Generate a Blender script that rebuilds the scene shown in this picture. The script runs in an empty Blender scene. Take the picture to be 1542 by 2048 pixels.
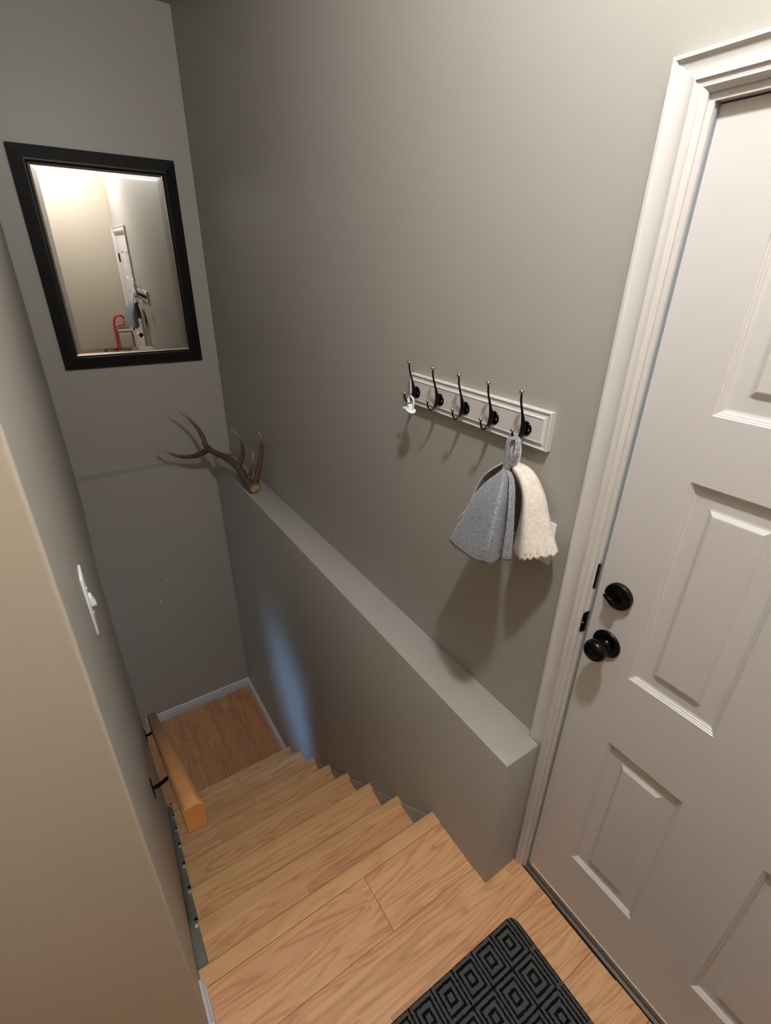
import bpy, bmesh, math, random
from mathutils import Vector, Matrix, noise
random.seed(7)
SC = bpy.context.scene
COL = SC.collection

# ------------------------------------------------------------------ camera
YAW, PITCH, ROLL, FPX = -0.5863, -0.4626, 0.0159, 974.83
def camera():
    cy, sy, cp, sp, cr, sr = math.cos(YAW), math.sin(YAW), math.cos(PITCH), math.sin(PITCH), math.cos(ROLL), math.sin(ROLL)
    f = Vector((-sy*cp, cy*cp, sp)); r = Vector((cy, sy, 0)); u = r.cross(f)
    r2 = cr*r + sr*u; u2 = -sr*r + cr*u
    cd = bpy.data.cameras.new('camera'); co = bpy.data.objects.new('camera', cd); COL.objects.link(co)
    cd.sensor_fit = 'VERTICAL'; cd.sensor_height = 24.0; cd.lens = FPX/2048*24.0
    cd.clip_start = 0.01; cd.clip_end = 50
    M = Matrix((r2, u2, -f)).transposed().to_4x4(); M.translation = (-0.9336, -0.5530, 1.8092)
    co.matrix_world = M
    SC.camera = co
camera()

# ------------------------------------------------------------------ world, daylight, exposure
W = bpy.data.worlds.new('world'); SC.world = W; W.use_nodes = True
W.node_tree.nodes['Background'].inputs['Color'].default_value = (0.5, 0.6, 0.8, 1)
W.node_tree.nodes['Background'].inputs['Strength'].default_value = 0.05
SC.view_settings.view_transform = 'Standard'
SC.view_settings.look = 'None'
SC.view_settings.exposure = 0.0
SC.view_settings.gamma = 1.0
SC.view_settings.use_curve_mapping = False
LAMP_STRENGTH = 830.0
LAMP_COLOR = (1.0, 1.01, 1.03, 1)
def area(name, loc, target, sx, sy, power, color, spread, roll=0.0):
    ld = bpy.data.lights.new(name, 'AREA'); ld.shape = 'RECTANGLE'; ld.size = sx; ld.size_y = sy
    ld.energy = power; ld.color = color; ld.spread = math.radians(spread)
    o = bpy.data.objects.new(name, ld); COL.objects.link(o)
    d = (Vector(target)-Vector(loc)).normalized()
    q = d.to_track_quat('-Z', 'Y')
    o.matrix_world = Matrix.Translation(loc) @ q.to_matrix().to_4x4() @ Matrix.Rotation(roll, 4, 'Z')
    return o
# daylight of the lower room, reaching the stairs through the doorway at the foot of the flight
area('daylight_beam', (-2.2, 2.62, -0.50), (-0.148, 1.66, -0.78), 0.95, 0.60, 1.45, (0.22, 0.50, 1.0), 20, math.radians(-42))
area('daylight_window', (-2.35, 2.3, -0.3), (-0.8, 2.3, -1.2), 0.9, 1.1, 3.0, (0.84, 0.90, 1.0), 140)

# ------------------------------------------------------------------ helpers
class MB:
    def __init__(s): s.v = []; s.f = []; s.sm = False
    def add(s, vs, fs):
        b = len(s.v); s.v += [tuple(x) for x in vs]; s.f += [tuple(b+i for i in f) for f in fs]; return s
    def box(s, x0, x1, y0, y1, z0, z1):
        v = [(x, y, z) for x in (x0, x1) for y in (y0, y1) for z in (z0, z1)]
        return s.add(v, [(0, 1, 3, 2), (4, 6, 7, 5), (0, 4, 5, 1), (2, 3, 7, 6), (0, 2, 6, 4), (1, 5, 7, 3)])
    def prism(s, poly, h0, h1, fn):
        """poly of 2D points, extruded between h0 and h1; fn(a,b,h)->xyz"""
        n = len(poly); v = [fn(a, b, h0) for a, b in poly]+[fn(a, b, h1) for a, b in poly]
        f = [tuple(range(n-1, -1, -1)), tuple(range(n, 2*n))]
        for i in range(n): f.append((i, (i+1) % n, n+(i+1) % n, n+i))
        return s.add(v, f)
    def tube(s, pts, rad, seg=10, flat=1.0, up=None, cap=True):
        """round (or flattened) tube along 3D points"""
        n = len(pts); P = [Vector(p) for p in pts]; R = rad if hasattr(rad, '__len__') else [rad]*n
        t0 = (P[1]-P[0]).normalized()
        nrm = Vector(up) if up else (Vector((0, 0, 1)) if abs(t0.z) < .9 else Vector((1, 0, 0)))
        v = []; f = []
        for i in range(n):
            t = (P[min(i+1, n-1)]-P[max(i-1, 0)]).normalized()
            nrm = (nrm-t*nrm.dot(t)).normalized(); bi = t.cross(nrm)
            for k in range(seg):
                a = 2*math.pi*k/seg
                v.append(P[i]+(nrm*math.cos(a)*flat+bi*math.sin(a))*R[i])
        for i in range(n-1):
            for k in range(seg):
                f.append((i*seg+k, i*seg+(k+1) % seg, (i+1)*seg+(k+1) % seg, (i+1)*seg+k))
        if cap: f += [tuple(range(seg-1, -1, -1)), tuple(range((n-1)*seg, n*seg))]
        s.sm = True
        return s.add(v, f)
    def lathe(s, prof, origin, axis, seg=32):
        """prof of (radius, height along axis)"""
        A = Vector(axis).normalized(); B = A.orthogonal().normalized(); Cc = A.cross(B); O = Vector(origin)
        v = []; f = []
        for r, h in prof:
            for k in range(seg):
                a = 2*math.pi*k/seg; v.append(O+A*h+(B*math.cos(a)+Cc*math.sin(a))*max(r, 1e-5))
        for i in range(len(prof)-1):
            for k in range(seg): f.append((i*seg+k, i*seg+(k+1) % seg, (i+1)*seg+(k+1) % seg, (i+1)*seg+k))
        s.sm = True
        return s.add(v, f)
    def sphere(s, c, r, seg=16, rings=10, sc=(1, 1, 1)):
        pr = [(r*math.sin(math.pi*i/rings), -r*math.cos(math.pi*i/rings)) for i in range(rings+1)]
        b = len(s.v); s.lathe(pr, (0, 0, 0), (0, 0, 1), seg)
        for i in range(b, len(s.v)):
            q = s.v[i]; s.v[i] = (c[0]+q[0]*sc[0], c[1]+q[1]*sc[1], c[2]+q[2]*sc[2])
        return s
    def build(s, name, m, parent=None, origin=None, bevel=0, bseg=2, smooth=None, kind=None):
        me = bpy.data.meshes.new(name)
        o3 = Vector(origin) if origin is not None else Vector((0, 0, 0))
        me.from_pydata([tuple(Vector(p)-o3) for p in s.v], [], s.f)
        bm = bmesh.new(); bm.from_mesh(me)
        bmesh.ops.remove_doubles(bm, verts=bm.verts, dist=1e-6)
        bmesh.ops.recalc_face_normals(bm, faces=bm.faces)
        if bevel:
            ed = [e for e in bm.edges if len(e.link_faces) == 2 and e.calc_face_angle(0) > .5]
            bmesh.ops.bevel(bm, geom=ed, offset=bevel, segments=bseg, profile=.5, affect='EDGES', clamp_overlap=True)
        sm = s.sm if smooth is None else smooth
        for fc in bm.faces: fc.smooth = bool(sm or bevel)
        if sm or bevel:
            for e in bm.edges:
                if len(e.link_faces) == 2 and e.calc_face_angle(0) > (.62 if not bevel else .5): e.smooth = False
        bm.to_mesh(me); bm.free()
        o = bpy.data.objects.new(name, me); COL.objects.link(o)
        if m: me.materials.append(m)
        o.location = o3
        if parent:
            o.parent = parent
            o.location = o3-world_loc(parent)
        if kind: o['kind'] = kind
        return o
def world_loc(o):
    l = Vector((0, 0, 0))
    while o: l += o.location; o = o.parent
    return l
def empty(name, loc, label=None, cat=None, group=None):
    o = bpy.data.objects.new(name, None); COL.objects.link(o); o.location = loc; o.empty_display_size = .05
    if label: tag(o, label, cat, group)
    return o
def tag(o, label, cat, group=None):
    o['label'] = label; o['category'] = cat
    if group: o['group'] = group
def struct(o, label=None):
    o['kind'] = 'structure'
    return o
def smoothstep(e0, e1, x):
    t = min(1, max(0, (x-e0)/(e1-e0))); return t*t*(3-2*t)
def spline(pts, n):
    """Catmull-Rom through points, n samples"""
    P = [Vector(p) for p in pts]; m = len(P); out = []
    for i in range(n):
        u = i/(n-1)*(m-1); k = min(int(u), m-2); t = u-k
        p1, p2 = P[k], P[k+1]; p0 = P[k-1] if k > 0 else p1*2-p2; p3 = P[k+2] if k+2 < m else p2*2-p1
        out.append(.5*((2*p1)+(p2-p0)*t+(2*p0-5*p1+4*p2-p3)*t*t+(3*p1-p0-3*p2+p3)*t*t*t))
    return out
def lerp(a, b, t): return a+(b-a)*t

# ------------------------------------------------------------------ materials
def srgb(r, g, b):
    f = lambda c: c/12.92 if c <= .04045 else ((c+.055)/1.055)**2.4
    return (f(r/255), f(g/255), f(b/255), 1)
class NT:
    def __init__(s, name):
        s.m = bpy.data.materials.new(name); s.m.use_nodes = True; s.t = s.m.node_tree
        s.b = s.t.nodes['Principled BSDF']
    def n(s, typ, **kw):
        nd = s.t.nodes.new(typ)
        for k, v in kw.items():
            if k.startswith('i_'):
                key = k[2:]; nd.inputs[int(key) if key.isdigit() else key.replace('_', ' ')].default_value = v
            else: setattr(nd, k, v)
        return nd
    def l(s, a, b): s.t.links.new(a, b)
    def set(s, **kw):
        for k, v in kw.items(): s.b.inputs[k.replace('_', ' ')].default_value = v
        return s
    def math(s, op, a, b=None, c=None):
        nd = s.n('ShaderNodeMath', operation=op)
        for i, x in enumerate((a, b, c)):
            if x is None: continue
            if isinstance(x, (int, float)): nd.inputs[i].default_value = x
            else: s.l(x, nd.inputs[i])
        return nd.outputs[0]
    def mix(s, fac, a, b):
        nd = s.n('ShaderNodeMix', data_type='RGBA')
        for i, x in ((0, fac), (6, a), (7, b)):
            if isinstance(x, (int, float)): nd.inputs[i].default_value = x
            elif isinstance(x, tuple): nd.inputs[i].default_value = x
            else: s.l(x, nd.inputs[i])
        return nd.outputs[2]
    def bump(s, h, strength=.3, dist=.002):
        nd = s.n('ShaderNodeBump', i_Strength=strength, i_Distance=dist); s.l(h, nd.inputs['Height']); s.l(nd.outputs[0], s.b.inputs['Normal'])
    def noise(s, scale, detail=3, rough=.5, vec=None, dist=0):
        nd = s.n('ShaderNodeTexNoise', i_Scale=scale, i_Detail=detail, i_Roughness=rough, i_Distortion=dist)
        if vec is not None: s.l(vec, nd.inputs['Vector'])
        return nd.outputs['Fac']
    def obj(s): return s.n('ShaderNodeTexCoord').outputs['Object']
def plain(name, c, rough=.5, metal=0., bump=0., bscale=300, var=0., coat=0., spec=.5):
    t = NT(name).set(Roughness=rough, Metallic=metal, Coat_Weight=coat)
    t.b.inputs['Specular IOR Level'].default_value = spec
    t.b.inputs['Base Color'].default_value = c
    if var:
        f = t.noise(9, 4, .6, t.obj()); d = tuple(x*(1-var) for x in c[:3])+(1,); e = tuple(min(1, x*(1+var)) for x in c[:3])+(1,)
        t.l(t.mix(f, d, e), t.b.inputs['Base Color'])
    if bump: t.bump(t.noise(bscale, 2, .5, t.obj()), bump, .001)
    return t.m
def paint(name, c, rough=.5):
    t = NT(name).set(Roughness=rough); o = t.obj()
    f = t.noise(1.3, 2, .5, o); d = tuple(x*.97 for x in c[:3])+(1,); e = tuple(min(1, x*1.03) for x in c[:3])+(1,)
    t.l(t.mix(f, d, e), t.b.inputs['Base Color'])
    a = t.noise(170, 3, .55, o); b = t.noise(38, 2, .5, o); g = t.noise(3.0, 2, .5, o)
    h = t.math('ADD', t.math('ADD', t.math('MULTIPLY', a, .45), t.math('MULTIPLY', b, .7)), t.math('MULTIPLY', g, 2.5))
    t.bump(h, .22, .0012)
    t.b.inputs['Specular IOR Level'].default_value = .35
    return t.m
M_WALL = paint('greige_wall_paint', srgb(166, 161, 152), .42)
M_HALL = paint('tan_wall', srgb(180, 169, 151), .5)  # tanner tint than the greige of the other walls
M_CEIL = plain('ceiling_white', srgb(176, 172, 166), .9, bump=.5, bscale=120)
M_TRIM = plain('trim_white_gloss', srgb(206, 201, 196), .34, bump=.08, bscale=60)
M_DOOR = plain('door_white_satin', srgb(208, 203, 199), .38, bump=.05, bscale=400)
M_BASE = plain('baseboard_white', srgb(205, 207, 212), .35)
M_STRING = paint('grey_green_stringer_paint', srgb(128, 130, 122), .45)
M_BLACK = plain('oil_rubbed_black', srgb(13, 11, 12), .22, metal=.6)
M_RIM = plain('bronze_rim', srgb(54, 42, 39), .28, metal=.8)
M_HOOK = plain('dark_pewter', srgb(33, 30, 29), .34, metal=.75)
M_BALL = plain('highlight_pewter', srgb(166, 160, 152), .26, metal=.9)  # lightened so the colour carries the highlights on the ball tips
M_SCREW = plain('screw_steel', srgb(150, 145, 140), .3, metal=.9)
M_SILL = plain('bronze_threshold', srgb(66, 52, 40), .45, metal=.35)
M_SWEEP = plain('door_sweep_grey', srgb(150, 141, 133), .5)
M_LINE = plain('sweep_white_lip', srgb(222, 216, 208), .4)
M_RUBBER = plain('black_rubber', srgb(14, 14, 15), .8)
M_DARK = plain('dark_gap', srgb(8, 7, 7), .9)
M_FRAME = plain('black_brown_mirror_frame', srgb(9, 8, 9), .42, bump=.10, bscale=90, spec=.5)
M_LINER = plain('champagne_liner', srgb(126, 112, 102), .3, metal=.7)
M_PLAST = plain('white_plastic', srgb(226, 227, 230), .3)
M_CLEAR = plain('translucent_plastic', srgb(205, 205, 205), .15)
M_RED = plain('red_plastic', srgb(178, 24, 28), .35)
M_BIN = plain('beige_bin_plastic', srgb(178, 166, 146), .5)
M_LAMPMET = plain('brushed_nickel', srgb(170, 165, 158), .3, metal=1)
M_RAILEND = None
def mirror_mat():
    t = NT('mirror_silver').set(Roughness=0.0, Metallic=1.0); t.b.inputs['Base Color'].default_value = (.88, .88, .87, 1); return t.m
M_MIRROR = mirror_mat()
def bulb_mat():
    t = NT('warm_bulb'); t.b.inputs['Base Color'].default_value = (1, 1, 1, 1)
    t.b.inputs['Emission Color'].default_value = LAMP_COLOR; t.b.inputs['Emission Strength'].default_value = LAMP_STRENGTH; return t.m
M_BULB = bulb_mat()
def wood(name, light, mid, dark, along=0, rough=.34, strip=True, ring=1.0, vary=.3, coat=0.0):
    """oak grain stretched along an object axis; each object shifts its own grain"""
    t = NT(name).set(Roughness=rough)
    o = t.obj(); rnd = t.n('ShaderNodeObjectInfo').outputs['Random']
    sep = t.n('ShaderNodeSeparateXYZ'); t.l(o, sep.inputs[0])
    ax = ['X', 'Y', 'Z']; al = sep.outputs[ax[along]]; oth = [sep.outputs[a] for i, a in enumerate(ax) if i != along]
    cr = oth[0] if along != 0 else sep.outputs['Y']
    if along == 1: cr = sep.outputs['X']
    # printed strips inside the plank
    row = t.math('FLOOR', t.math('DIVIDE', cr, .062))
    sh = t.math('FRACT', t.math('MULTIPLY', t.math('SINE', t.math('ADD', t.math('MULTIPLY', row, 12.9), t.math('MULTIPLY', rnd, 40.))), 437.5))
    seg = t.math('FLOOR', t.math('ADD', t.math('DIVIDE', al, .72), t.math('MULTIPLY', sh, 3.0)))
    cid = t.math('FRACT', t.math('MULTIPLY', t.math('SINE', t.math('ADD', t.math('ADD', t.math('MULTIPLY', seg, 4.7), t.math('MULTIPLY', row, 9.1)), t.math('MULTIPLY', rnd, 25.))), 91.3))
    if not strip: cid = rnd
    off = t.math('MULTIPLY', cid, 17.0)
    comb = t.n('ShaderNodeCombineXYZ')
    t.l(t.math('ADD', t.math('MULTIPLY', al, 1.0), off), comb.inputs[0]); t.l(t.math('ADD', cr, off), comb.inputs[1])
    third = sep.outputs['Z'] if along != 2 else sep.outputs['X']
    t.l(t.math('ADD', third, off), comb.inputs[2])
    mp = t.n('ShaderNodeMapping'); mp.inputs['Scale'].default_value = (1.5*ring, 13*ring, 13*ring); t.l(comb.outputs[0], mp.inputs[0])
    base = t.noise(1.0, 2, .5, mp.outputs[0], .6)
    rings = t.math('FRACT', t.math('MULTIPLY', base, 9.0))          # contour lines of the noise give cathedral grain
    tri = t.math('ABSOLUTE', t.math('SUBTRACT', t.math('MULTIPLY', rings, 2.0), 1.0))
    mp2 = t.n('ShaderNodeMapping'); mp2.inputs['Scale'].default_value = (7, 260, 260); t.l(comb.outputs[0], mp2.inputs[0])
    fine = t.noise(1.0, 3, .6, mp2.outputs[0])
    g = t.math('ADD', t.math('MULTIPLY', t.math('POWER', tri, 2.2), .60), t.math('MULTIPLY', fine, .40))
    c1 = t.mix(g, light, mid)
    k = t.math('MULTIPLY', t.math('SUBTRACT', fine, .52), 1.6); k2 = t.n('ShaderNodeClamp'); t.l(k, k2.inputs[0])
    c2 = t.mix(k2.outputs[0], c1, dark)
    hs = t.n('ShaderNodeHueSaturation'); t.l(c2, hs.inputs['Color'])
    t.l(t.math('ADD', 1-vary*.16, t.math('MULTIPLY', cid, vary*.32)), hs.inputs['Value'])
    t.l(t.math('ADD', .5-.008, t.math('MULTIPLY', cid, .014)), hs.inputs['Hue'])
    t.l(hs.outputs[0], t.b.inputs['Base Color'])
    t.bump(fine, .08, .0006)
    t.b.inputs['Coat Weight'].default_value = coat; t.b.inputs['Coat Roughness'].default_value = .2
    return t.m
OAK = (srgb(232, 182, 134), srgb(192, 136, 90), srgb(158, 108, 68))
M_OAKX = wood('oak_laminate_across', *OAK, along=0)
M_OAKY = wood('oak_laminate_lengthwise', srgb(196, 146, 104), srgb(160, 110, 70), srgb(122, 80, 48), along=1)
M_NOSE = wood('oak_stair_nosing', srgb(222, 176, 126), srgb(200, 152, 104), srgb(174, 126, 82), along=0, strip=False, ring=.7, vary=.25, rough=.3)
M_RAIL = wood('honey_oak_handrail', srgb(190, 138, 82), srgb(172, 118, 66), srgb(140, 90, 46), along=1, strip=False, ring=.6, vary=.1, rough=.3)
M_RAILEND = plain('honey_oak_end_grain', srgb(150, 94, 42), .5, var=.15)
def felt(name, a, b, scale, rough=.95, bumps=.6, streak=None):
    t = NT(name).set(Roughness=rough); o = t.obj()
    f = t.noise(scale, 5, .75, o, .4); r = t.n('ShaderNodeValToRGB'); t.l(f, r.inputs[0])
    r.color_ramp.elements[0].position = .36; r.color_ramp.elements[1].position = .64
    r.color_ramp.elements[0].color = a; r.color_ramp.elements[1].color = b
    t.l(r.outputs[0], t.b.inputs['Base Color'])
    h = t.math('ADD', t.noise(scale*1.4, 4, .7, o), t.math('MULTIPLY', t.noise(scale*.12, 3, .5, o), 1.2))
    t.bump(h, bumps, .0015)
    t.b.inputs['Specular IOR Level'].default_value = .15
    t.b.inputs['Sheen Weight'].default_value = .25
    return t.m
M_GREY = felt('grey_wool_felt', srgb(92, 95, 101), srgb(156, 158, 163), 210)
M_CREAM = felt('cream_wool_felt', srgb(206, 195, 181), srgb(228, 219, 207), 120, bumps=.8)
M_LINING = felt('brown_wool_lining', srgb(104, 88, 80), srgb(176, 158, 146), 240)
def antler_mat():
    t = NT('antler_horn').set(Roughness=.5); o = t.obj()
    at = t.n('ShaderNodeAttribute', attribute_name='tip')
    mp = t.n('ShaderNodeMapping'); mp.inputs['Scale'].default_value = (60, 30, 60); t.l(o, mp.inputs[0])
    f = t.noise(1.0, 4, .65, mp.outputs[0], .5)
    c = t.mix(f, srgb(52, 36, 32), srgb(112, 82, 68))
    c = t.mix(at.outputs['Fac'], c, t.mix(f, srgb(150, 118, 88), srgb(206, 184, 150)))
    t.l(c, t.b.inputs['Base Color']); t.bump(f, .8, .003)
    return t.m
M_ANTLER = antler_mat()
M_ANTEND = plain('sawn_antler_bone', srgb(176, 152, 112), .7, var=.25)
def mat_pattern():
    t = NT('rug_diamond_pile').set(Roughness=.95); o = t.obj()
    sep = t.n('ShaderNodeSeparateXYZ'); t.l(o, sep.inputs[0])
    wob = t.math('MULTIPLY', t.math('SUBTRACT', t.noise(130, 2, .5, o), .5), .006)
    x = t.math('ADD', sep.outputs['X'], wob); y = t.math('ADD', sep.outputs['Y'], wob)
    # origin of the rug object is its corner by the door (-.138,-.11); cells .0755 x .097 start .026 in from the edge
    u0 = t.math('DIVIDE', t.math('SUBTRACT', -.026, x), .0755); v0 = t.math('DIVIDE', t.math('MULTIPLY', y, -1.0), .097)
    u = t.math('FRACT', u0); v = t.math('FRACT', v0)
    du = t.math('MULTIPLY', t.math('ABSOLUTE', t.math('SUBTRACT', u, .5)), 2.0); dv = t.math('MULTIPLY', t.math('ABSOLUTE', t.math('SUBTRACT', v, .5)), 2.0)
    d = t.math('MAXIMUM', du, dv)
    def band(q, a, b): return t.math('MULTIPLY', t.math('GREATER_THAN', q, a), t.math('LESS_THAN', q, b))
    k = t.math('MAXIMUM', t.math('MAXIMUM', t.math('GREATER_THAN', d, .93), band(d, .60, .75)), band(d, .20, .37))
    edge = t.math('GREATER_THAN', x, -.0255)
    st = t.math('MAXIMUM', t.math('MAXIMUM', band(x, -.028, -.0235), band(x, -.0165, -.0115)), t.math('GREATER_THAN', x, -.0055))
    st = t.math('MULTIPLY', st, t.math('LESS_THAN', dv, .90))
    k = t.math('ADD', t.math('MULTIPLY', k, t.math('SUBTRACT', 1.0, edge)), t.math('MULTIPLY', st, edge))
    pile = t.noise(420, 3, .7, o)
    grey = t.mix(pile, srgb(54, 54, 56), srgb(108, 107, 106)); blk = t.mix(pile, srgb(9, 9, 10), srgb(24, 24, 25))
    t.l(t.mix(k, grey, blk), t.b.inputs['Base Color'])
    t.bump(t.math('ADD', t.math('MULTIPLY', pile, .7), t.math('MULTIPLY', t.math('SUBTRACT', 1.0, k), 1.0)), .9, .002)
    t.b.inputs['Specular IOR Level'].default_value = .1
    return t.m
M_MAT = mat_pattern()

# ------------------------------------------------------------------ dimensions (metres; x=0 hook wall, y along the stairs, z=0 upper floor)
T = .1484; H = .580; D2 = 2.954; DT = 2.862; DB = 2.800; ZL = -1.551; ZC = 3.025; XL = -1.0; YB = -.94; XH = -2.6
SY0, RUN, RISE = .2844, .2262, .1938
YP = .12                                                         # face of the wall end beside the stairs

# ------------------------------------------------------------------ room shell
m = MB(); m.box(XH, .0, YB, .215, -.22, -.010)
floor = struct(m.build('floor', M_DARK))
rows = [.2317, .055, -.125, -.305, -.485, -.665, -.845, YB+.002]
plank_id = 0
for i in range(len(rows)-1):
    y1, y0 = rows[i], rows[i+1]
    xs = [-.004]; x = -.004-[.47, .93, .28, .74, .12, .6, .4][i]
    left = XL+.002 if i == 0 else XH+.002
    while x > left+.05: xs.append(x); x -= 1.2
    xs.append(left)
    for a, b in zip(xs[1:], xs[:-1]):
        pieces = [(a, b, y0, y1)]
        if i == 0: pieces = []                                   # split where the half wall and the end wall stand
        for (p, q, r, s) in pieces:
            k = MB().box(p+.0004, q-.0004, r+.0004, s-.0004, -.010, 0)
            k.build('plank', M_OAKX, floor, origin=((p+q)/2, (r+s)/2, 0), bevel=.0008, bseg=1)
# first row, butting the stair nosing, cut around the two walls
for (p, q, r, s) in [(-.004, -T+.0, .0, .0)][:0]+[(-.475, -T-.0005, .055, .2317), (XL+.002, -.475, .055, .2317)]:
    MB().box(p+.0004, q-.0004, r+.0004, s-.0004, -.010, 0).build('plank', M_OAKX, floor, origin=((p+q)/2, (r+s)/2, 0), bevel=.0008, bseg=1)
# bronze door threshold
sill = MB(); sill.prism([(-.003, -.004), (-.001, .003), (.008, .006), (.03, .006), (.06, .006), (.06, -.01), (-.003, -.01)], -.86, -.033, lambda a, b, h: (a, h, b))

# hook wall with the door opening
OY0, OY1, OZ = -.878, -.020, 2.066
m = MB(); m.box(0, .12, OY1, D2+.1, ZL-.02, ZC).box(0, .12, YB-.12, OY0, -.22, ZC).box(0, .12, OY0, OY1, OZ, ZC).box(0.002, .12, OY0, OY1, -.22, -.01)
wall_right = struct(m.build('wall_right', M_WALL))
# half wall that runs down along the hook wall, notched round the casing
m = MB(); m.prism([(-T, 0), (-.0185, 0), (-.0185, .0385), (0, .0385), (0, DT+.02), (-T, DT+.02)], ZL, H, lambda a, b, h: (a, b, h))
wall_knee = struct(m.build('wall_knee', M_WALL, bevel=.003, bseg=2))
# far wall: plain above, thicker below so that a ledge runs across at the height of the half wall
m = MB(); m.box(XH, .12, D2, D2+.12, H-.02, ZC)
m.prism([(DB, ZL-.02), (DT, H), (D2+.12, H), (D2+.12, ZL-.02)], XH, 0, lambda a, b, h: (h, a, b))
wall_far = struct(m.build('wall_far', M_WALL))
for (x, z, r) in [(-.30, -.02, .004), (-.62, -.28, .006), (-.70, -.36, .004), (-.69, -.44, .007)]:
    y = DB+(DT-DB)*(z-ZL)/(H-ZL)
    MB().sphere((x, y, z), r, 8, 5, (.7, .12, 1.3)).build('paint_chip', M_PLAST, wall_far)
# left wall, rounded at the corner where it turns into the hall; doorway at the foot of the stairs
def corner(r=.007, n=6):
    return [(XL-r+r*math.cos(a), YP+r-r*math.sin(a)) for a in [math.pi/2*i/n for i in range(n+1)]]
rc = corner()
up = [(XL, D2)]+rc+[(XH, YP), (XH, YP+.12), (XL-.12, YP+.12), (XL-.12, D2)]
lo = [(XL, 1.86)]+rc+[(XH, YP), (XH, YP+.12), (XL-.12, YP+.12), (XL-.12, 1.86)]
fz = lambda a, b, h: (a, b, h)
m = MB(); m.prism(up, .45, ZC, fz); m.prism(lo, ZL-.02, .45, fz)
wall_left = struct(m.build('wall_left', M_WALL, smooth=True))
wall_left.data.materials.append(M_HALL)
for p in wall_left.data.polygons:
    if p.normal.y < -.5 and p.center.y < YP+.02: p.material_index = 1
m = MB(); m.box(XH, .12, YB-.12, YB, -.22, ZC)
wall_back = struct(m.build('wall_back', M_HALL))
m = MB(); m.box(XH-.12, XH, YB-.12, YP+.12, -.22, ZC)
struct(m.build('wall_hall', M_HALL))
m = MB(); m.box(XH-.12, XH, YP, D2+.12, ZL-.1, 1.0).box(XH, XL-.12, 1.2, 1.32, ZL-.1, .9).box(XH, XL-.12, 1.2, D2, .45, .55)
struct(m.build('wall_lower', M_WALL))
m = MB(); m.box(XH-.12, .12, YB-.12, D2+.12, ZC, ZC+.1)
struct(m.build('ceiling', M_CEIL))
# lower landing
m = MB(); m.box(XH, 0, 1.2, DT+.05, ZL-.12, ZL-.010)
flo = struct(m.build('floor_lower', M_DARK))
x = -T-.002; j = 0
while x > -2.2:
    x0 = x-.187
    ys = [DB+.01, [2.18, 2.62, 2.30, 2.5, 2.2, 2.4, 2.3, 2.5, 2.2, 2.5, 2.4][j], 1.80]
    for a, b in zip(ys[1:], ys[:-1]):
        MB().box(x0+.0004, x-.0004, a+.0004, b-.0004, ZL-.010, ZL).build('plank', M_OAKY, flo, origin=((x0+x)/2, (a+b)/2, ZL), bevel=.0008, bseg=1)
    x = x0; j += 1

# baseboards
BP = [(0, 0), (.013, 0), (.013, .052), (.0125, .054), (.0080, .056), (.0080, .060), (.0105, .063), (.0105, .072), (.006, .080), (.003, .083), (0, .083)]
m = MB(); m.prism(BP, -.996, -T, lambda a, b, h: (h, DB+.002-a+.03*b*0, ZL+b))
struct(m.build('baseboard_far', M_BASE))
m = MB(); m.prism(BP, 1.905, DB-.002, lambda a, b, h: (-T-a, h, ZL+b))
struct(m.build('baseboard_right', M_BASE))
m = MB(); m.prism(BP, YP-.012, .222, lambda a, b, h: (XL+a, h, b)); m.prism(BP, XH+.01, XL+.012, lambda a, b, h: (h, YP-a, b))
struct(m.build('baseboard_left', M_BASE))

# ------------------------------------------------------------------ door casing and jamb
CP = [(0, 0), (0, .0165), (.002, .0185), (.008, .0185), (.0105, .0165), (.012, .0145), (.020, .0125), (.034, .0125), (.044, .0138), (.046, .0155), (.0485, .0155), (.050, .0128), (.058, .0115), (.062, .0122), (.066, .0100), (.069, .0085), (.071, .0060), (.071, 0)]
cy_out, cy_in, cz_out, cz_in = .0375, -.0272, 2.1105, 2.0568
oy_out = -.9365; KY, KZ = (cy_out-cy_in)/.071, (cz_out-cz_in)/.071
trim = struct(empty('trim_1', (0, cy_out, 0)))
def casing(side):
    m = MB(); n = len(CP)
    A = []; B = []
    for (o_, t) in CP:
        o = o_*KY; oz = o_*KZ
        if side == 0: A.append((-t, cy_out-o, 0.0)); B.append((-t, cy_out-o, cz_out-oz))
        if side == 1: A.append((-t, cy_out-o, cz_out-oz)); B.append((-t, oy_out+o, cz_out-oz))
        if side == 2: A.append((-t, oy_out+o, cz_out-oz)); B.append((-t, oy_out+o, 0.0))
    f = [(i, (i+1) % n, n+(i+1) % n, n+i) for i in range(n)]+[tuple(range(n)), tuple(range(n, 2*n))]
    m.add(A+B, f)
    return m
for s_ in range(3): casing(s_).build('casing', M_TRIM, trim, origin=(0, [cy_in, -.45, oy_out][s_], [1, cz_in, 1][s_]), smooth=True)
jy1, jy0, jz = -.0365, -.8575, 2.0455
MB().box(-.0005, .11, jy1, OY1, 0, OZ).build('jamb', M_TRIM, trim)
MB().box(-.0005, .11, OY0, jy0, 0, OZ).build('jamb', M_TRIM, trim)
MB().box(-.0005, .11, jy0, jy1, jz, OZ).build('jamb', M_TRIM, trim)
# grey weather strip seen in the gap beside the slab
MB().box(.006, .050, jy1-.0022, jy1-.0002, .02, jz).build('weather_strip', plain('weather_strip_grey', srgb(138, 145, 150), .6), trim)
sill.build('threshold', M_SILL, trim)
MB().box(-.0075, -.0035, -.385, -.155, -.0005, .0035).build('threshold_gap_shade', M_DARK, trim)  # near-black strip painted in for the shade of the gap at the sill
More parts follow.
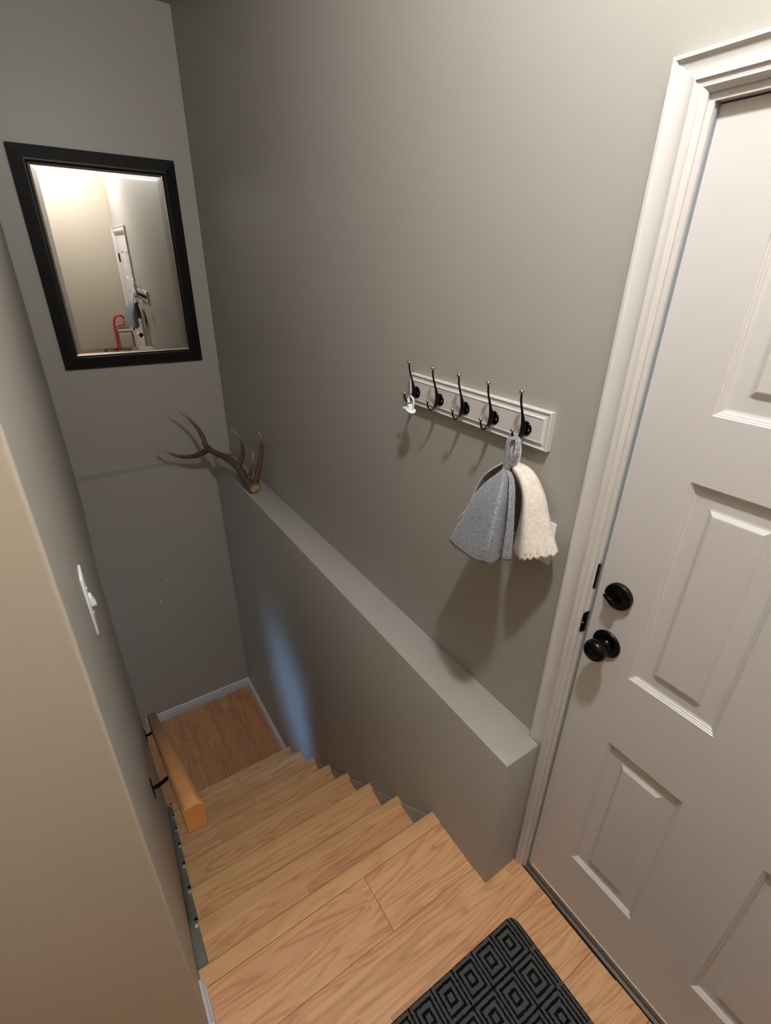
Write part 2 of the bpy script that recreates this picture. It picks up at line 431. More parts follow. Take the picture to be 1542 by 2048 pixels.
# strike plate of the knob latch: wraps from the jamb over the casing edge
m = MB(); m.prism([(-.0262, 1.018), (-.0250, 1.045), (-.0262, 1.064), (-.0300, 1.072), (-.0355, 1.079), (-.0368, 1.079), (-.0368, 1.020), (-.0330, 1.014), (-.0280, 1.014)], .0006, .0026, lambda a, b, h: (-h, a, b))
sp = m.build('strike_plate', M_BLACK, trim, bevel=.0005, bseg=1)
MB().box(-.0012, .012, -.0378, -.0363, 1.018, 1.079).build('strike_lip', M_BLACK, sp)
MB().sphere((-.0028, -.0305, 1.042), .0030, 10, 6, (.5, 1, 1)).build('screw', M_SCREW, sp)
MB().box(-.0016, .012, -.0378, -.0335, 1.146, 1.213).build('deadbolt_strike', M_BLACK, trim)

# ------------------------------------------------------------------ door slab
XD = .0147; DY0, DY1, DZ0, DZ1 = -.8545, -.0385, .006, 2.0425
py = [(-.3512, -.1626), (-.7019, -.5133)]; pz = [(.2438, .745), (.9604, 1.4581), (1.5852, 1.865)]
ysl = sorted([DY0, DY1]+[v for p in py for v in p]); zsl = sorted([DZ0, DZ1]+[v for p in pz for v in p])
m = MB()
for i in range(len(ysl)-1):
    for k in range(len(zsl)-1):
        if (ysl[i], ysl[i+1]) in py and (zsl[k], zsl[k+1]) in pz: continue
        m.add([(XD, ysl[i], zsl[k]), (XD, ysl[i+1], zsl[k]), (XD, ysl[i+1], zsl[k+1]), (XD, ysl[i], zsl[k+1])], [(0, 1, 2, 3)])
xb = XD+.044
m.add([(XD, DY0, DZ0), (XD, DY1, DZ0), (XD, DY1, DZ1), (XD, DY0, DZ1), (xb, DY0, DZ0), (xb, DY1, DZ0), (xb, DY1, DZ1), (xb, DY0, DZ1)],
      [(0, 1, 5, 4), (1, 2, 6, 5), (2, 3, 7, 6), (3, 0, 4, 7), (4, 5, 6, 7)])
door = struct(m.build('door_1', M_DOOR, origin=(XD, DY0, 0)))
door['label'] = 'white six-panel door with black knob and deadbolt in a moulded white casing'
PP = [(0, 0), (.0015, .0025), (.0035, .0030), (.005, .0055), (.0075, .0062), (.009, .0090), (.0125, .0105), (.015, .0110), (.040, .0105), (.0435, .0095), (.051, .0040), (.053, .0035)]
for (a, b) in py:
    for (c, d) in pz:
        m = MB(); v = []
        for (o, h) in PP: v += [(XD+h, a+o, c+o), (XD+h, b-o, c+o), (XD+h, b-o, d-o), (XD+h, a+o, d-o)]
        f = []
        for i in range(len(PP)-1):
            for k in range(4): f.append((i*4+k, i*4+(k+1) % 4, (i+1)*4+(k+1) % 4, (i+1)*4+k))
        n = (len(PP)-1)*4; f.append((n, n+1, n+2, n+3)); m.add(v, f)
        m.build('panel', M_DOOR, door, origin=(XD, (a+b)/2, (c+d)/2), smooth=False)
# sweep along the bottom with its bright lip and screws
sw = MB().box(XD-.0025, XD+.002, DY0+.004, DY1-.002, .0045, .0265).build('door_sweep', M_SWEEP, door)
MB().box(XD-.0030, XD+.001, DY0+.004, DY1-.012, .0262, .0276).build('sweep_lip', M_LINE, sw)
for y in (-.135, -.327, -.52, -.71):
    MB().lathe([(.0001, .0012), (.0028, .001), (.003, 0)], (XD-.0026, y, .0215), (-1, 0, 0), 10).build('screw', M_SILL, sw)
# knob
kc = (XD, -.0925, 1.0139)
kn = MB().lathe([(.0345, 0), (.0345, .0040), (.0325, .0062), (.0270, .0078), (.0160, .0088), (.0125, .013), (.0115, .020), (.0125, .026), (.0170, .0285),
                 (.0235, .033), (.0268, .039), (.0275, .046), (.0262, .052), (.0225, .0575), (.0200, .0590), (.0196, .0584), (.0120, .0605), (.0001, .0612)], kc, (-1, 0, 0), 40).build('door_knob', M_BLACK, door, origin=kc)
MB().lathe([(.0352, .0006), (.0356, .0022), (.0350, .0044), (.0338, .0056)], kc, (-1, 0, 0), 40).build('rose_rim', M_RIM, kn)
MB().box(XD-.0655, XD-.060, kc[1]-.0028, kc[1]+.0028, kc[2]-.0085, kc[2]+.0085).build('turn_button', M_HOOK, kn, bevel=.001)
dc = (XD, -.0922, 1.1527)
db = MB().lathe([(.0320, 0), (.0320, .0085), (.0305, .0115), (.0290, .0125), (.0001, .0128)], dc, (-1, 0, 0), 40).build('deadbolt', M_BLACK, door, origin=dc)
MB().lathe([(.0323, .0005), (.0327, .004), (.0325, .0088), (.0312, .0112)], dc, (-1, 0, 0), 40).build('deadbolt_rim', M_RIM, db)
m = MB(); m.prism([(.012, -.010), (.010, -.0145), (-.008, -.0105), (-.024, -.003), (-.0275, .0005), (-.024, .0035), (-.006, -.002)], .012, .030, lambda a, b, h: (XD-h, dc[1]-a*.9, dc[2]+b))
m.build('thumb_turn', M_BLACK, db, bevel=.001)
for (a, b) in ((-.002, .012), (-.017, .003)):
    MB().sphere((XD-.0128, dc[1]+a, dc[2]+b), .0032, 10, 6, (.35, 1, 1)).build('screw', M_HOOK, db)
# hinges on the far edge (seen in the mirror)
for z in (.26, 1.02, 1.80):
    h = MB().tube([(XD-.006, DY0-.0015, z-.045), (XD-.006, DY0-.0015, z+.045)], .0065, 12).build('hinge', M_BLACK, door)
    MB().box(-.0014, XD-.001, jy0+.0002, jy0+.0022, z-.045, z+.045).build('hinge_leaf', M_BLACK, h)

# ------------------------------------------------------------------ staircase
stairs = empty('staircase', (-.57, SY0, ZL), 'oak laminate staircase going down beside the half wall, eight risers', 'stairs')
SXL, SXR = -.9725, -T-.0005
def nosing_profile():
    return [(0, -.030), (.002, -.033), (.030, -.033), (.030, -.010), (.0555, -.010), (.0555, .0012), (.054, .0028), (.051, .0034), (.014, .0032), (.006, .0018), (.0015, -.003), (0, -.010)]
for i in range(8):
    y = SY0+RUN*i; z = -RISE*i; xl = SXL if i else XL+.0015
    jit = random.uniform(-.0015, .0015) if i else .003
    m = MB(); m.prism(nosing_profile(), xl, SXR, lambda a, b, h: (h, y+jit-a, z+b))
    m.build('nosing', M_NOSE, stairs, origin=(-.57, y, z), smooth=True)
    zb = -RISE*(i+1) if i < 7 else ZL
    m = MB(); m.box(SXL+.001, SXR-.008, y-.030, y-.020, zb, z-.030)
    m.build('riser', M_OAKX, stairs, origin=(-.57, y-.02, (z+zb)/2))
    if i:
        m = MB(); m.box(SXL, SXR-.008, y-RUN-.022, y-.054, z-.010, z)
        m.build('tread', M_OAKX, stairs, origin=(-.57+.21*math.sin(i*2.3), y-.1+.02*i, z), bevel=.0008, bseg=1)
# skirt boards on either side, their upper edges parallel to the flight
def skirt(x0, x1, drop0, y0, y1):
    m = MB(); k = RISE/RUN; zt = lambda y: -(y-SY0)*k+drop0
    m.prism([(y0, zt(y0)), (y1, zt(y1)), (y1, zt(y1)-.36), (y0, zt(y0)-.36)], x0, x1, lambda a, b, h: (h, a, b))
    return m
sl = skirt(XL+.0005, SXL-.0005, .004, SY0+.002, 1.85).build('stringer', M_STRING, stairs, bevel=.002)
sl['label'] = 'grey-green painted skirt board between the left wall and the treads'
sr_ = skirt(-T-.0085, -T-.0003, -.030, SY0-.01, 1.87).build('stringer', M_WALL, stairs, bevel=.0025)
for i in range(1, 8):
    y = SY0+RUN*i; z = -RISE*i
    m = MB(); m.sphere((SXL-.006, y-.035, z+.036), .007, 8, 5, (.8, 1.2, .4)); m.sphere((SXL-.0035, y-.062, z+.052), .005, 8, 5, (.7, 1.6, .5))
    m.build('caulk_smear', M_BASE, sl)
    MB().sphere((SXL-.004, y+.004, z+.001), .008, 8, 5, (.8, 1.0, .5)).build('notch_shade', M_DARK, sl)  # near-black blob stands in for the shade inside a tread notch

# ------------------------------------------------------------------ handrail
ra, rb = Vector((-.906, .325, .575)), Vector((-.945, 1.845, -.545))
rail = empty('handrail', ra, 'honey oak handrail on two dark brackets along the left stair wall', 'handrail')
w, hh, c = .0255, .030, .011
prof = []
for (cx, cz, a0) in ((w-c, hh-c, 0), (-w+c, hh-c, 90), (-w+c, -hh+c, 180), (w-c, -hh+c, 270)):
    for k in range(5):
        a = math.radians(a0+k*22.5); prof.append((cx+c*math.cos(a), cz+c*math.sin(a)))
d = (rb-ra).normalized(); sx = Vector((0, 0, 1)).cross(d).normalized()*-1; sz = sx.cross(d); 
if sz.z < 0: sz = -sz
L = (rb-ra).length
bar = MB()
n = len(prof); vs = []
st = [(0, .93), (.003, 1), (L-.003, 1), (L, .93)]
for (t, s_) in st: vs += [Vector((p*s_, t, q*s_)) for p, q in prof]
fs = []
for i in range(len(st)-1):
    for k in range(n): fs.append((i*n+k, i*n+(k+1) % n, (i+1)*n+(k+1) % n, (i+1)*n+k))
bar.add(vs, fs+[tuple(range((len(st)-1)*n, len(st)*n))])
ro = bar.build('rail', M_RAIL, rail, smooth=True)
ro.matrix_local = Matrix((sx, d, sz)).transposed().to_4x4()
ed = MB(); ed.add([Vector((p*.93, .0002, q*.93)) for p, q in prof], [tuple(range(n))])
eo = ed.build('rail_end', M_RAILEND, ro); eo.location = (0, 0, 0); eo['label'] = 'orange end grain of the rail'
def bracket(t):
    p = ra+d*t; bz = p-sz*hh
    m = MB(); wl = Vector((XL+.003, p.y+.005, bz.z-.055))
    m.tube([wl, wl+Vector((.020, 0, .0)), wl+Vector((.045, 0, .012)), Vector((p.x-.008, p.y, bz.z-.020)), Vector((p.x, p.y, bz.z-.003))], [.0075, .0075, .0075, .007, .0075], 8)
    b = m.build('bracket', M_BLACK, rail, origin=wl)
    MB().box(XL+.0003, XL+.004, wl.y-.014, wl.y+.014, wl.z-.042, wl.z+.042).build('wall_plate', M_BLACK, b, bevel=.0012)
    MB().box(p.x-.014, p.x+.014, p.y-.03, p.y+.03, bz.z-.0045, bz.z-.001).build('saddle', M_BLACK, b)
    for s_ in (-.026, .026): MB().sphere((XL+.005, wl.y, wl.z+s_), .0045, 8, 6, (.6, 1, 1)).build('screw', M_SCREW, b)
bracket(.63); bracket(1.72)

# ------------------------------------------------------------------ mirror
MX0, MX1, MZ0, MZ1 = -.8934, -.1053, 1.2473, 2.3407
YM = D2-.002
mir = empty('mirror', ((MX0+MX1)/2, YM, MZ0), 'large wall mirror in a wide black-brown frame on the far wall', 'mirror')
def rect_sides(prof, fn, x0, x1, z0, z1):
    """four mitred sides of a rectangular frame; prof (inset, height)"""
    cs = lambda o: [(x0+o, z0+o), (x1-o, z0+o), (x1-o, z1-o), (x0+o, z1-o)]
    out = []
    for k in range(4):
        m = MB(); v = []
        for (o, h) in prof:
            q = cs(o); v += [fn(*q[k], h), fn(*q[(k+1) % 4], h)]
        f = [(2*i, 2*i+1, 2*i+3, 2*i+2) for i in range(len(prof)-1)]
        f += [tuple(range(0, 2*len(prof), 2)), tuple(range(1, 2*len(prof), 2))]
        m.add(v, f); out.append(m)
    return out
fm = lambda a, b, h: (a, YM-h, b)
FP = [(0, 0), (0, .016), (.0015, .0185), (.060, .0355), (.0655, .0362), (.0675, .035), (.069, .029), (.0705, .016), (.0735, .014), (.0735, 0)]
for m in rect_sides(FP, fm, MX0, MX1, MZ0, MZ1): m.build('frame_rail', M_FRAME, mir, smooth=False)
for m in rect_sides([(.0735, 0), (.0735, .0105), (.0755, .0125), (.083, .0105), (.0845, .009), (.0845, 0)], fm, MX0, MX1, MZ0, MZ1): m.build('liner', M_LINER, mir)
bi = .0845; be = .0225
cs = lambda o: [(MX0+o, MZ0+o), (MX1-o, MZ0+o), (MX1-o, MZ1-o), (MX0+o, MZ1-o)]
m = MB(); v = [fm(*q, .0062) for q in cs(bi)]+[fm(*q, .0079) for q in cs(bi+be)]
m.add(v, [(0, 1, 5, 4), (1, 2, 6, 5), (2, 3, 7, 6), (3, 0, 4, 7), (4, 5, 6, 7)])
m.build('glass', M_MIRROR, mir, smooth=False)
mir.rotation_euler.x = .0115                                     # hangs a little forward at the top

# ------------------------------------------------------------------ elk antler on the half wall
ant = empty('antler', (-.10, 2.13, H), 'dark brown elk antler lying on the half-wall top in the corner below the mirror', 'antler')
def branch(pts, r0, r1, n=26, tip0=.55, power=1.0):
    P = spline(pts, n); m = MB(); R = []
    for i in range(n):
        t = i/(n-1); R.append(lerp(r0, r1, t**power)*(1+.06*math.sin(i*1.7)))
    P = [p+Vector((noise.noise(p*40), noise.noise(p*40+Vector((9, 0, 0))), noise.noise(p*40+Vector((0, 7, 0)))))*.0025 for p in P]
    m.tube(P, R, 12); m.tips = [smoothstep(tip0, 1.0, (k//12)/(n-1)) for k in range(n*12)]
    return m
def ant_part(name, m):
    tv = {}
    o = m.build(name, M_ANTLER, ant)
    src = [(Vector(p), t) for p, t in zip(m.v, m.tips)]
    at = o.data.attributes.new('tip', 'FLOAT', 'POINT'); off = world_loc(o)
    for i, v in enumerate(o.data.vertices):
        p = v.co+off; at.data[i].value = min(src, key=lambda s: (s[0]-p).length_squared)[1]
    return o
ant_part('beam', branch([(-.108, 2.13, .612), (-.128, 2.20, .640), (-.135, 2.30, .690), (-.172, 2.42, .728), (-.235, 2.60, .749), (-.247, 2.65, .826), (-.275, 2.69, .892), (-.325, 2.715, .959), (-.391, 2.73, 1.017)], .027, .0035, 44, .72, 1.25))
ant_part('tine', branch([(-.226, 2.585, .752), (-.276, 2.64, .706), (-.347, 2.69, .682), (-.423, 2.73, .697), (-.505, 2.77, .757)], .022, .0055, 26, .7))
ant_part('tine', branch([(-.135, 2.315, .690), (-.108, 2.315, .747), (-.092, 2.31, .804), (-.108, 2.30, .879), (-.153, 2.29, .955)], .0195, .0035))
ant_part('tine', branch([(-.118, 2.19, .628), (-.106, 2.20, .668), (-.078, 2.20, .735), (-.067, 2.20, .813)], .0165, .004, 20))
ant_part('tine', branch([(-.110, 2.145, .615), (-.085, 2.15, .655), (-.050, 2.15, .756), (-.024, 2.15, .848), (-.026, 2.14, .910), (-.044, 2.13, .952)], .021, .0045, 26, .6))
bd = Vector((.08, -1, -.35)).normalized()
m = MB().lathe([(.024, -.02), (.034, -.010), (.037, -.002), (.034, .008), (.029, .012)], (-.106, 2.122, .6185), bd, 18)
m.v = [tuple(Vector(p)+Vector((noise.noise(Vector(p)*90), noise.noise(Vector(p)*90+Vector((3, 0, 0))), noise.noise(Vector(p)*90+Vector((0, 5, 0)))))*.005) for p in m.v]
m.v = [(x, y, max(z, H+.001)) for x, y, z in m.v]
m.tips = [.12]*len(m.v); ant_part('burr', m)
MB().lathe([(.029, .0115), (.020, .014), (.0001, .015)], (-.106, 2.122, .6185), bd, 18).build('sawn_end', M_ANTEND, ant)

# ------------------------------------------------------------------ coat rack
RY0, RY1, RZ0, RZ1 = .1505, .702, 1.4275, 1.5205
rack = empty('coat_rack', (0, (RY0+RY1)/2, RZ0), 'white moulded board with five dark pewter double hooks beside the door', 'coat rack')
PR = [(0, 0), (0, .0145), (.0015, .0165), (.0035, .0165), (.005, .0150), (.010, .0142), (.014, .0150), (.0165, .0178), (.0172, .0190), (.0190, .0190), (.0196, .0180)]
m = MB(); v = []
for (o, h) in PR: v += [(-h-.0003, RY0+o, RZ0+o), (-h-.0003, RY1-o, RZ0+o), (-h-.0003, RY1-o, RZ1-o), (-h-.0003, RY0+o, RZ1-o)]
f = [(i*4+k, i*4+(k+1) % 4, (i+1)*4+(k+1) % 4, (i+1)*4+k) for i in range(len(PR)-1) for k in range(4)]; n = (len(PR)-1)*4
m.add(v, f+[(n, n+1, n+2, n+3), (0, 1, 2, 3)])
m.build('board', M_TRIM, rack, origin=(0, (RY0+RY1)/2, (RZ0+RZ1)/2), smooth=False)
hook_y = [.2170, .3255, .436, .547, .6605]; HZ = 1.470; FX = -.0183
def hook_proto():
    y = hook_y[0]
    path = spline([(-.0510, 0, .0870), (-.0480, 0, .066), (-.0390, 0, .040), (-.0325, 0, .020), (-.0285, 0, .002), (-.0325, 0, -.014), (-.0430, 0, -.0250), (-.0535, 0, -.0255), (-.0618, 0, -.0165), (-.0644, 0, -.0030)], 44)
    R = []
    for i in range(44):
        t = i/43; R.append(.0030+.0045*math.exp(-((t-.46)/.17)**2))
    m = MB(); m.tube([Vector((p.x, y, HZ+p.z)) for p in path], R, 10, flat=.72, up=(1, 0, 0))
    hk = m.build('hook', M_HOOK, rack, origin=(FX, y, HZ))
    m = MB().lathe([(.0001, .0042), (.010, .0040), (.0155, .0030), (.0175, .0012), (.0178, 0)], (FX, y, HZ-.001), (-1, 0, 0), 28)
    m.sphere((-.0255, y, HZ), .0085, 12, 8, (.9, .8, 1.25)); kids = [m.build('mounting_disc', M_BLACK, hk, origin=(FX, y, HZ))]
    kids.append(MB().sphere((-.0512, y, HZ+.0910), .0058, 14, 9).build('ball_tip', M_BALL, hk, origin=(FX, y, HZ)))
    kids.append(MB().sphere((-.0648, y, HZ+.0014), .0050, 14, 9).build('ball_tip', M_BALL, hk, origin=(FX, y, HZ)))
    for s_ in (-1, 1): kids.append(MB().sphere((-.0222, y+s_*.0115, HZ-.003), .0026, 8, 6, (.6, 1, 1)).build('screw', M_SCREW if s_ < 0 else M_HOOK, hk, origin=(FX, y, HZ)))
    return hk, kids
hk0, kids0 = hook_proto()
for y in hook_y[1:]:
    h = hk0.copy(); COL.objects.link(h); h.parent = rack; h.location = hk0.location+Vector((0, y-hook_y[0], 0))
    for k in kids0:
        c_ = k.copy(); COL.objects.link(c_); c_.parent = h

# small white plastic piece with a loop on the first hook
pc = Vector((-.058, .634, 1.430))
pac = empty('loop_clip', pc, 'small white plastic piece with loop and oval disc hanging from the leftmost hook', 'plastic clip')
m = MB(); out = []
N = 40
for k in range(N):
    a = 2*math.pi*k/N; out.append((.0225*math.cos(a), .0140*math.sin(a)*(1+.12*math.cos(2*a))))
m.prism(out, -.0016, .0016, lambda a, b, h: (pc.x-.004+b*.98, pc.y-.004+a*.86, pc.z-.004+h+b*.22+a*.20))
m.build('disc', M_PLAST, pac, bevel=.0009)
MB().lathe([(.0001, .016), (.0075, .0155), (.0095, .013), (.0098, .001), (.010, 0)], pc+Vector((0, .002, -.003)), (0, .1, 1), 20).build('barrel', M_PLAST, pac)
MB().lathe([(.0001, .019), (.0045, .018), (.0058, .008), (.0070, 0)], pc+Vector((-.002, .012, -.003)), (-.3, 1, -.15), 16).build('spout', M_PLAST, pac)
lp = spline([pc+Vector(q) for q in ((0, -.010, 0), (.001, -.012, .012), (.001, -.010, .026), (0, -.003, .035), (-.001, .005, .036), (-.001, .011, .029), (-.001, .011, .016))], 26)
MB().tube(lp, .0042, 8, flat=.5, up=(0, 0, 1)).build('loop', M_PLAST, pac)

# ------------------------------------------------------------------ felt hats on the last hook
def loft(levels, nlev, nsec, closed):
    """levels: list of lists of control points (same count); returns grid of points"""
    m_ = len(levels[0]); cols = [spline([lv[j] for lv in levels], nlev) for j in range(m_)]
    grid = []
    for i in range(nlev):
        pts = [cols[j][i] for j in range(m_)]
        if closed:
            ext = pts[-2:]+pts+pts[:3]; s = spline(ext, (len(ext)-1)*8+1); s = s[16:16+8*m_]
        else: s = spline(pts, nsec)
        grid.append(s)
    return grid
def grid_normals(g, closed):
    out = []
    for i in range(len(g)):
        row = []
        for j in range(len(g[0])):
            n = len(g[0]); a = g[i][(j+1) % n if closed else min(j+1, n-1)]-g[i][(j-1) % n if closed else max(j-1, 0)]
            b = g[min(i+1, len(g)-1)][j]-g[max(i-1, 0)][j]
            row.append(a.cross(b).normalized())
        out.append(row)
    return out
def shell(name, g, mat_, parent, closed, thick=.0, mats=None):
    m = MB(); n = len(g[0]); m.sm = True
    f = []
    for i in range(len(g)-1):
        for j in range(n if closed else n-1): f.append((i*n+j, i*n+(j+1) % n, (i+1)*n+(j+1) % n, (i+1)*n+j))
    m.add([p for r in g for p in r], f)
    o = m.build(name, mat_, parent)
    if thick:
        md = o.modifiers.new('thickness', 'SOLIDIFY'); md.thickness = thick; md.offset = 0
    return o
CL = [(.2522, 1.3729), (.2824, 1.3491), (.3132, 1.3173), (.3365, 1.2748), (.3524, 1.2291), (.3668, 1.1952), (.3829, 1.173), (.3984, 1.1519)]
CF = [(.2058, 1.3879), (.1899, 1.3685), (.1765, 1.3554), (.1614, 1.3324), (.155, 1.3023), (.1536, 1.2657), (.1563, 1.2185), (.1606, 1.1726)]
CR = [(.2091, 1.3898), (.1713, 1.3863), (.1455, 1.3726), (.1243, 1.3488), (.107, 1.3238), (.0929, 1.2939), (.0707, 1.2492), (.0483, 1.2149)]
lev = []
for i, (l, f_, r) in enumerate(zip(CL, CF, CR)):
    t = i/7; bx = lerp(-.034, -.010, min(1, t*2.2)); mb = lerp(.008, .046, t)
    L3 = Vector((-.045, *l)); F3 = Vector((-.066, *f_)); R3 = Vector((-.045, *r))
    La = Vector((bx-.006, lerp(l[0], r[0], .16), lerp(l[1], r[1], .16))); Lb = Vector((bx, lerp(l[0], r[0], .5), lerp(l[1], r[1], .5))); Lc = Vector((bx-.004, lerp(l[0], r[0], .86), lerp(l[1], r[1], .86)))
    Mm = (F3+R3)/2+Vector((-mb, 0, -.004*t)); M2 = R3*.78+F3*.22+Vector((-mb*.75, 0, -.002*t))
    lev.append([L3, La, Lb, Lc, R3, M2, Mm, F3])
cream = empty('felt_hat', (-.05, .21, 1.385), 'cream felt hat with brown inside and scalloped edge, hanging behind the grey hat', 'hat')
g = loft(lev, 48, 190, False)
gl = len(g); gn = len(g[0])
for i in range(gl):                                              # scalloped lower edge
    k = smoothstep(.90, 1.0, i/(gl-1))
    for j in range(gn): g[i][j].z -= .0085*k*abs(math.sin(j/(gn-1)*math.pi*19))
nr = grid_normals(g, False)
mid = nr[gl//2][gn*6//7]
sgn = 1 if mid.x < 0 else -1                                     # outward on the flap = towards the room
shell('crown', g, M_CREAM, cream, False, .0036)
gi = [[g[i][j]-nr[i][j]*sgn*.0030 for j in range(2, gn-2)] for i in range(1, gl-1)]
shell('lining', gi, M_LINING, cream, False)
for k in range(5):
    j = gn-16-k*10; p = g[gl-3][j]; nn = nr[gl-3][j]*sgn
    MB().lathe([(.0001, .0004), (.0016, .0003), (.0018, -.001)], p+nn*.0021, nn, 8).build('eyelet', M_LINING, cream)
loopC = spline([(-.05, .2142, 1.3819), (-.055, .220, 1.3988), (-.058, .2197, 1.4239), (-.055, .2158, 1.4430), (-.049, .2068, 1.4400), (-.05, .2006, 1.4179), (-.048, .2038, 1.3885)], 40)
MB().tube(loopC, .0055, 8, flat=.34, up=(1, 0, 0)).build('loop', M_CREAM, cream)

GL = [(-0.077, 0.2204, 1.3717), (-0.088, 0.2303, 1.3573), (-0.1, 0.2436, 1.3387), (-0.112, 0.2631, 1.3061), (-0.12, 0.2774, 1.2697), (-0.126, 0.2938, 1.2225), (-0.13, 0.3141, 1.1773), (-0.132, 0.3285, 1.138)]
GM = [(-0.084, 0.2114, 1.3808), (-0.105, 0.1982, 1.3721), (-0.128, 0.1829, 1.3563), (-0.15, 0.1721, 1.3305), (-0.165, 0.1673, 1.2972), (-0.178, 0.1655, 1.2543), (-0.188, 0.1741, 1.2081), (-0.192, 0.1826, 1.1779)]
GN = [(-0.083, 0.2114, 1.3803), (-0.106, 0.1901, 1.3751), (-0.13, 0.1674, 1.3625), (-0.15, 0.1514, 1.3387), (-0.165, 0.141, 1.3085), (-0.177, 0.1347, 1.2685), (-0.186, 0.1347, 1.2274), (-0.19, 0.1403, 1.1858)]
GC = [(-0.08, 0.213, 1.3777), (-0.1, 0.1906, 1.3719), (-0.118, 0.1715, 1.3583), (-0.132, 0.1578, 1.3353), (-0.144, 0.1486, 1.3068), (-0.153, 0.1425, 1.2652), (-0.16, 0.1378, 1.2214), (-0.164, 0.1362, 1.1731)]
GR = [(-0.077, 0.2098, 1.3764), (-0.086, 0.1854, 1.376), (-0.096, 0.1662, 1.3658), (-0.104, 0.1515, 1.3452), (-0.11, 0.1406, 1.3086), (-0.114, 0.1313, 1.2629), (-0.116, 0.126, 1.2212), (-0.116, 0.123, 1.1782)]
GF = [(-0.078, 0.2121, 1.3769), (-0.092, 0.1893, 1.3759), (-0.108, 0.1672, 1.368), (-0.122, 0.1505, 1.3497), (-0.132, 0.1383, 1.3151), (-0.138, 0.1308, 1.27), (-0.142, 0.1278, 1.2284), (-0.144, 0.1257, 1.1876)]
lev = []
for i in range(8):
    t = i/7; l, mm, c0, c_, f_, r = (Vector(q[i]) for q in (GL, GM, GN, GC, GF, GR))
    deep = c_*.55+r*.45+Vector((lerp(.006, .062, t), lerp(.003, .026, t), 0))
    b1 = Vector((lerp(-.072, -.076, t), lerp(l.y, r.y, .72)+.01*t, lerp(l.z, r.z, .72))); b2 = Vector((lerp(-.072, -.080, t), lerp(l.y, r.y, .3)+.01*t, lerp(l.z, r.z, .3)))
    lev.append([l, mm, c0, c_, deep, f_, r, b1, b2])
grey = empty('felt_hat', (-.08, .213, 1.378), 'grey felt cone hat folded in two lobes, hanging in front of the cream hat', 'hat')
shell('crown', loft(lev, 34, 0, True), M_GREY, grey, True, .0034)
loopG = spline([(-.080, .2127, 1.374), (-.078, .2133, 1.3948), (-.075, .2158, 1.4211), (-.0705, .2200, 1.4439), (-.064, .2150, 1.4535), (-.057, .2060, 1.4525), (-.062, .1960, 1.4434), (-.072, .1894, 1.4219), (-.077, .196, 1.4002), (-.081, .2071, 1.376)], 56)
MB().tube(loopG, .0068, 8, flat=.30, up=(1, 0, 0)).build('loop', M_GREY, grey)

# ------------------------------------------------------------------ switch plates
m = MB(); m.prism([(.092, 1.140), (.162, 1.140), (.162, 1.257), (.092, 1.257)], .0004, .0062, lambda a, b, h: (-h, a, b))
sw1 = m.build('switch_plate', M_PLAST, origin=(-.003, .127, 1.2), bevel=.0022)
tag(sw1, 'white wall plate half hidden behind the cream hat beside the door casing', 'switch plate')
MB().box(-.0085, -.005, .110, .144, 1.165, 1.232).build('rocker', M_PLAST, sw1, bevel=.001)
sy = .520
m = MB(); m.prism([(sy, 1.058), (sy+.074, 1.058), (sy+.074, 1.206), (sy, 1.206)], .0004, .0066, lambda a, b, h: (XL+h, a, b))
sw2 = m.build('switch_plate', M_PLAST, origin=(XL, sy+.036, 1.131), bevel=.0022)
tag(sw2, 'white light switch plate with toggle seen edge-on on the left wall', 'switch plate')
m = MB(); m.prism([(.0062, 1.118), (.0062, 1.146), (.0110, 1.146), (.0175, 1.122), (.0165, 1.118)], sy+.027, sy+.045, lambda a, b, h: (XL+a, h, b))
m.build('toggle', M_PLAST, sw2, bevel=.0012)
for z in (1.098, 1.164): MB().sphere((XL+.0066, sy+.036, z), .0042, 10, 6, (.5, 1, 1)).build('screw', M_PLAST, sw2)

# ------------------------------------------------------------------ door mat
mx1, my1, mx0, my0, rr = -.138, -.110, -.900, -.580, .028
poly = []
for (cx, cy, a0) in ((mx1-rr, my1-rr, 0), (mx0+rr, my1-rr, 90), (mx0+rr, my0+rr, 180), (mx1-rr, my0+rr, 270)):
    for k in range(7):
        a = math.radians(a0+k*15); poly.append((cx+rr*math.cos(a), cy+rr*math.sin(a)))
rug = empty('door_mat', (mx1, my1, 0), 'black and charcoal door mat woven with concentric diamonds beside the white door', 'door mat')
MB().prism(poly, .0005, .0052, lambda a, b, h: (a, b, h)).build('rubber_backing', M_RUBBER, rug, bevel=.0012)
ins = [((a-(mx0+mx1)/2)*.9965+(mx0+mx1)/2, (b-(my0+my1)/2)*.995+(my0+my1)/2) for a, b in poly]
MB().prism(ins, .004, .0085, lambda a, b, h: (a, b, h)).build('pile', M_MAT, rug, origin=(mx1, my1, .0085), bevel=.0015)

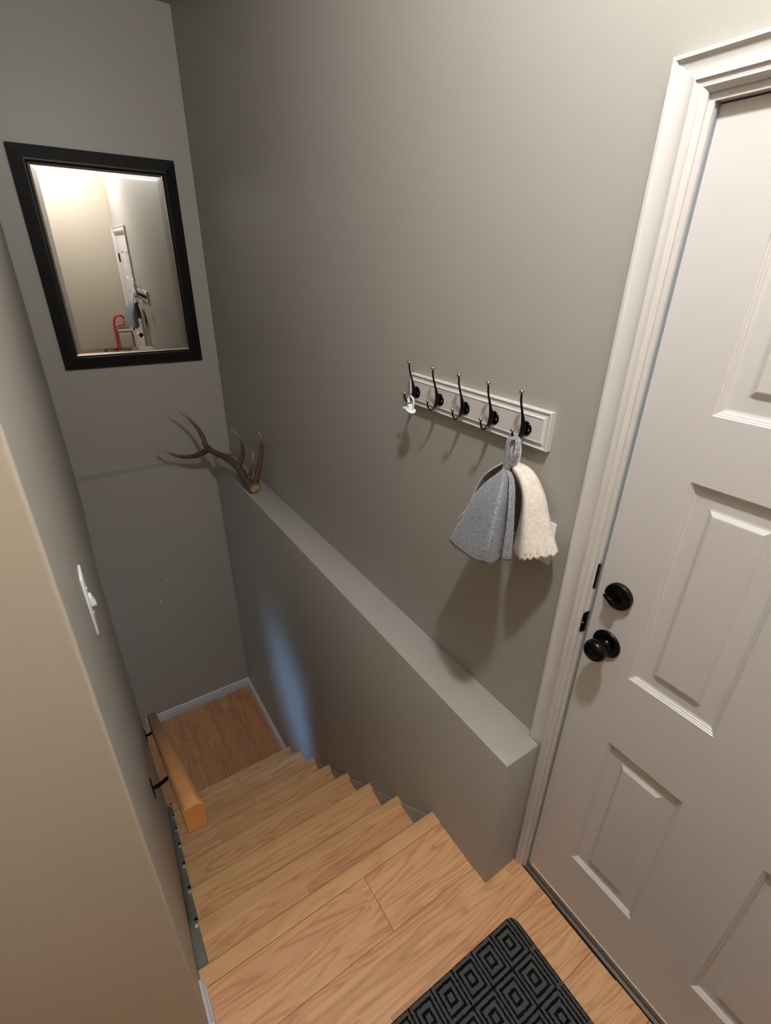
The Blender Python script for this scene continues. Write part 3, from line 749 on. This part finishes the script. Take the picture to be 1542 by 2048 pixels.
# ------------------------------------------------------------------ behind the photographer (seen in the mirror)
lx, ly, lz = -.58, -.31, 2.85
lamp = empty('ceiling_lamp', (lx, ly, ZC), 'bare warm bulb on a short nickel stem under the hall ceiling', 'lamp')
MB().lathe([(.0001, -.030), (.030, -.028), (.055, -.016), (.060, 0)], (lx, ly, ZC), (0, 0, 1), 28).build('canopy', M_LAMPMET, lamp)
MB().tube([(lx, ly, ZC-.02), (lx, ly, lz+.10)], .006, 10).build('stem', M_LAMPMET, lamp)
MB().lathe([(.006, .115), (.018, .105), (.020, .060), (.018, .048)], (lx, ly, lz), (0, 0, 1), 20).build('socket', M_LAMPMET, lamp)
MB().sphere((lx, ly, lz), .050, 20, 14).build('bulb', M_BULB, lamp)

bn = empty('storage_bin', (-.095, -.885, 0), 'tall beige plastic bin in the back corner beside the door casing', 'bin')
m = MB(); v = []
for (z, a, b) in ((.002, .060, .030), (.90, .075, .038), (.96, .075, .038)):
    v += [(-.100-a, -.885-b, z), (-.100+a, -.885-b, z), (-.100+a, -.885+b, z), (-.100-a, -.885+b, z)]
m.add(v, [(0, 1, 2, 3)]+[(i*4+k, i*4+(k+1) % 4, (i+1)*4+(k+1) % 4, (i+1)*4+k) for i in range(2) for k in range(4)]+[(8, 9, 10, 11)])
m.build('body', M_BIN, bn, bevel=.012)
MB().box(-.179, -.021, -.927, -.843, .962, .985).build('lid', M_BIN, bn, bevel=.008)
sh_ = empty('snow_shovel', (-.215, -.86, 0), 'red D-handled shovel leaning on the back wall beside the beige bin', 'shovel')
gx = lambda t: (-.232+.03*t, -.80-.085*t, .04+.98*t)
MB().tube([gx(0), gx(1)], .0125, 12).build('shaft', M_RED, sh_)
P = lambda a, b: Vector(gx(1))+Vector((a, -.004, b))
MB().tube(spline([P(0, -.03), P(.003, .05), P(.02, .10), P(.055, .128), P(.095, .128), P(.125, .10), P(.128, .055), P(.10, .03), P(.05, .02), P(.004, .0)], 44), .0125, 10).build('grip', M_RED, sh_)
m = MB(); v = []
for i in range(9):
    a = (i-4)/4; v += [(-.25+.13*a, -.80+.035*a*a-.03, .012), (-.243+.115*a, -.80+.03*a*a-.05, .34)]
m.add(v, [(2*i, 2*i+2, 2*i+3, 2*i+1) for i in range(8)]); bl = m.build('blade', M_LAMPMET, sh_, smooth=True); bl['label'] = 'grey metal blade'
md = bl.modifiers.new('thickness', 'SOLIDIFY'); md.thickness = .004
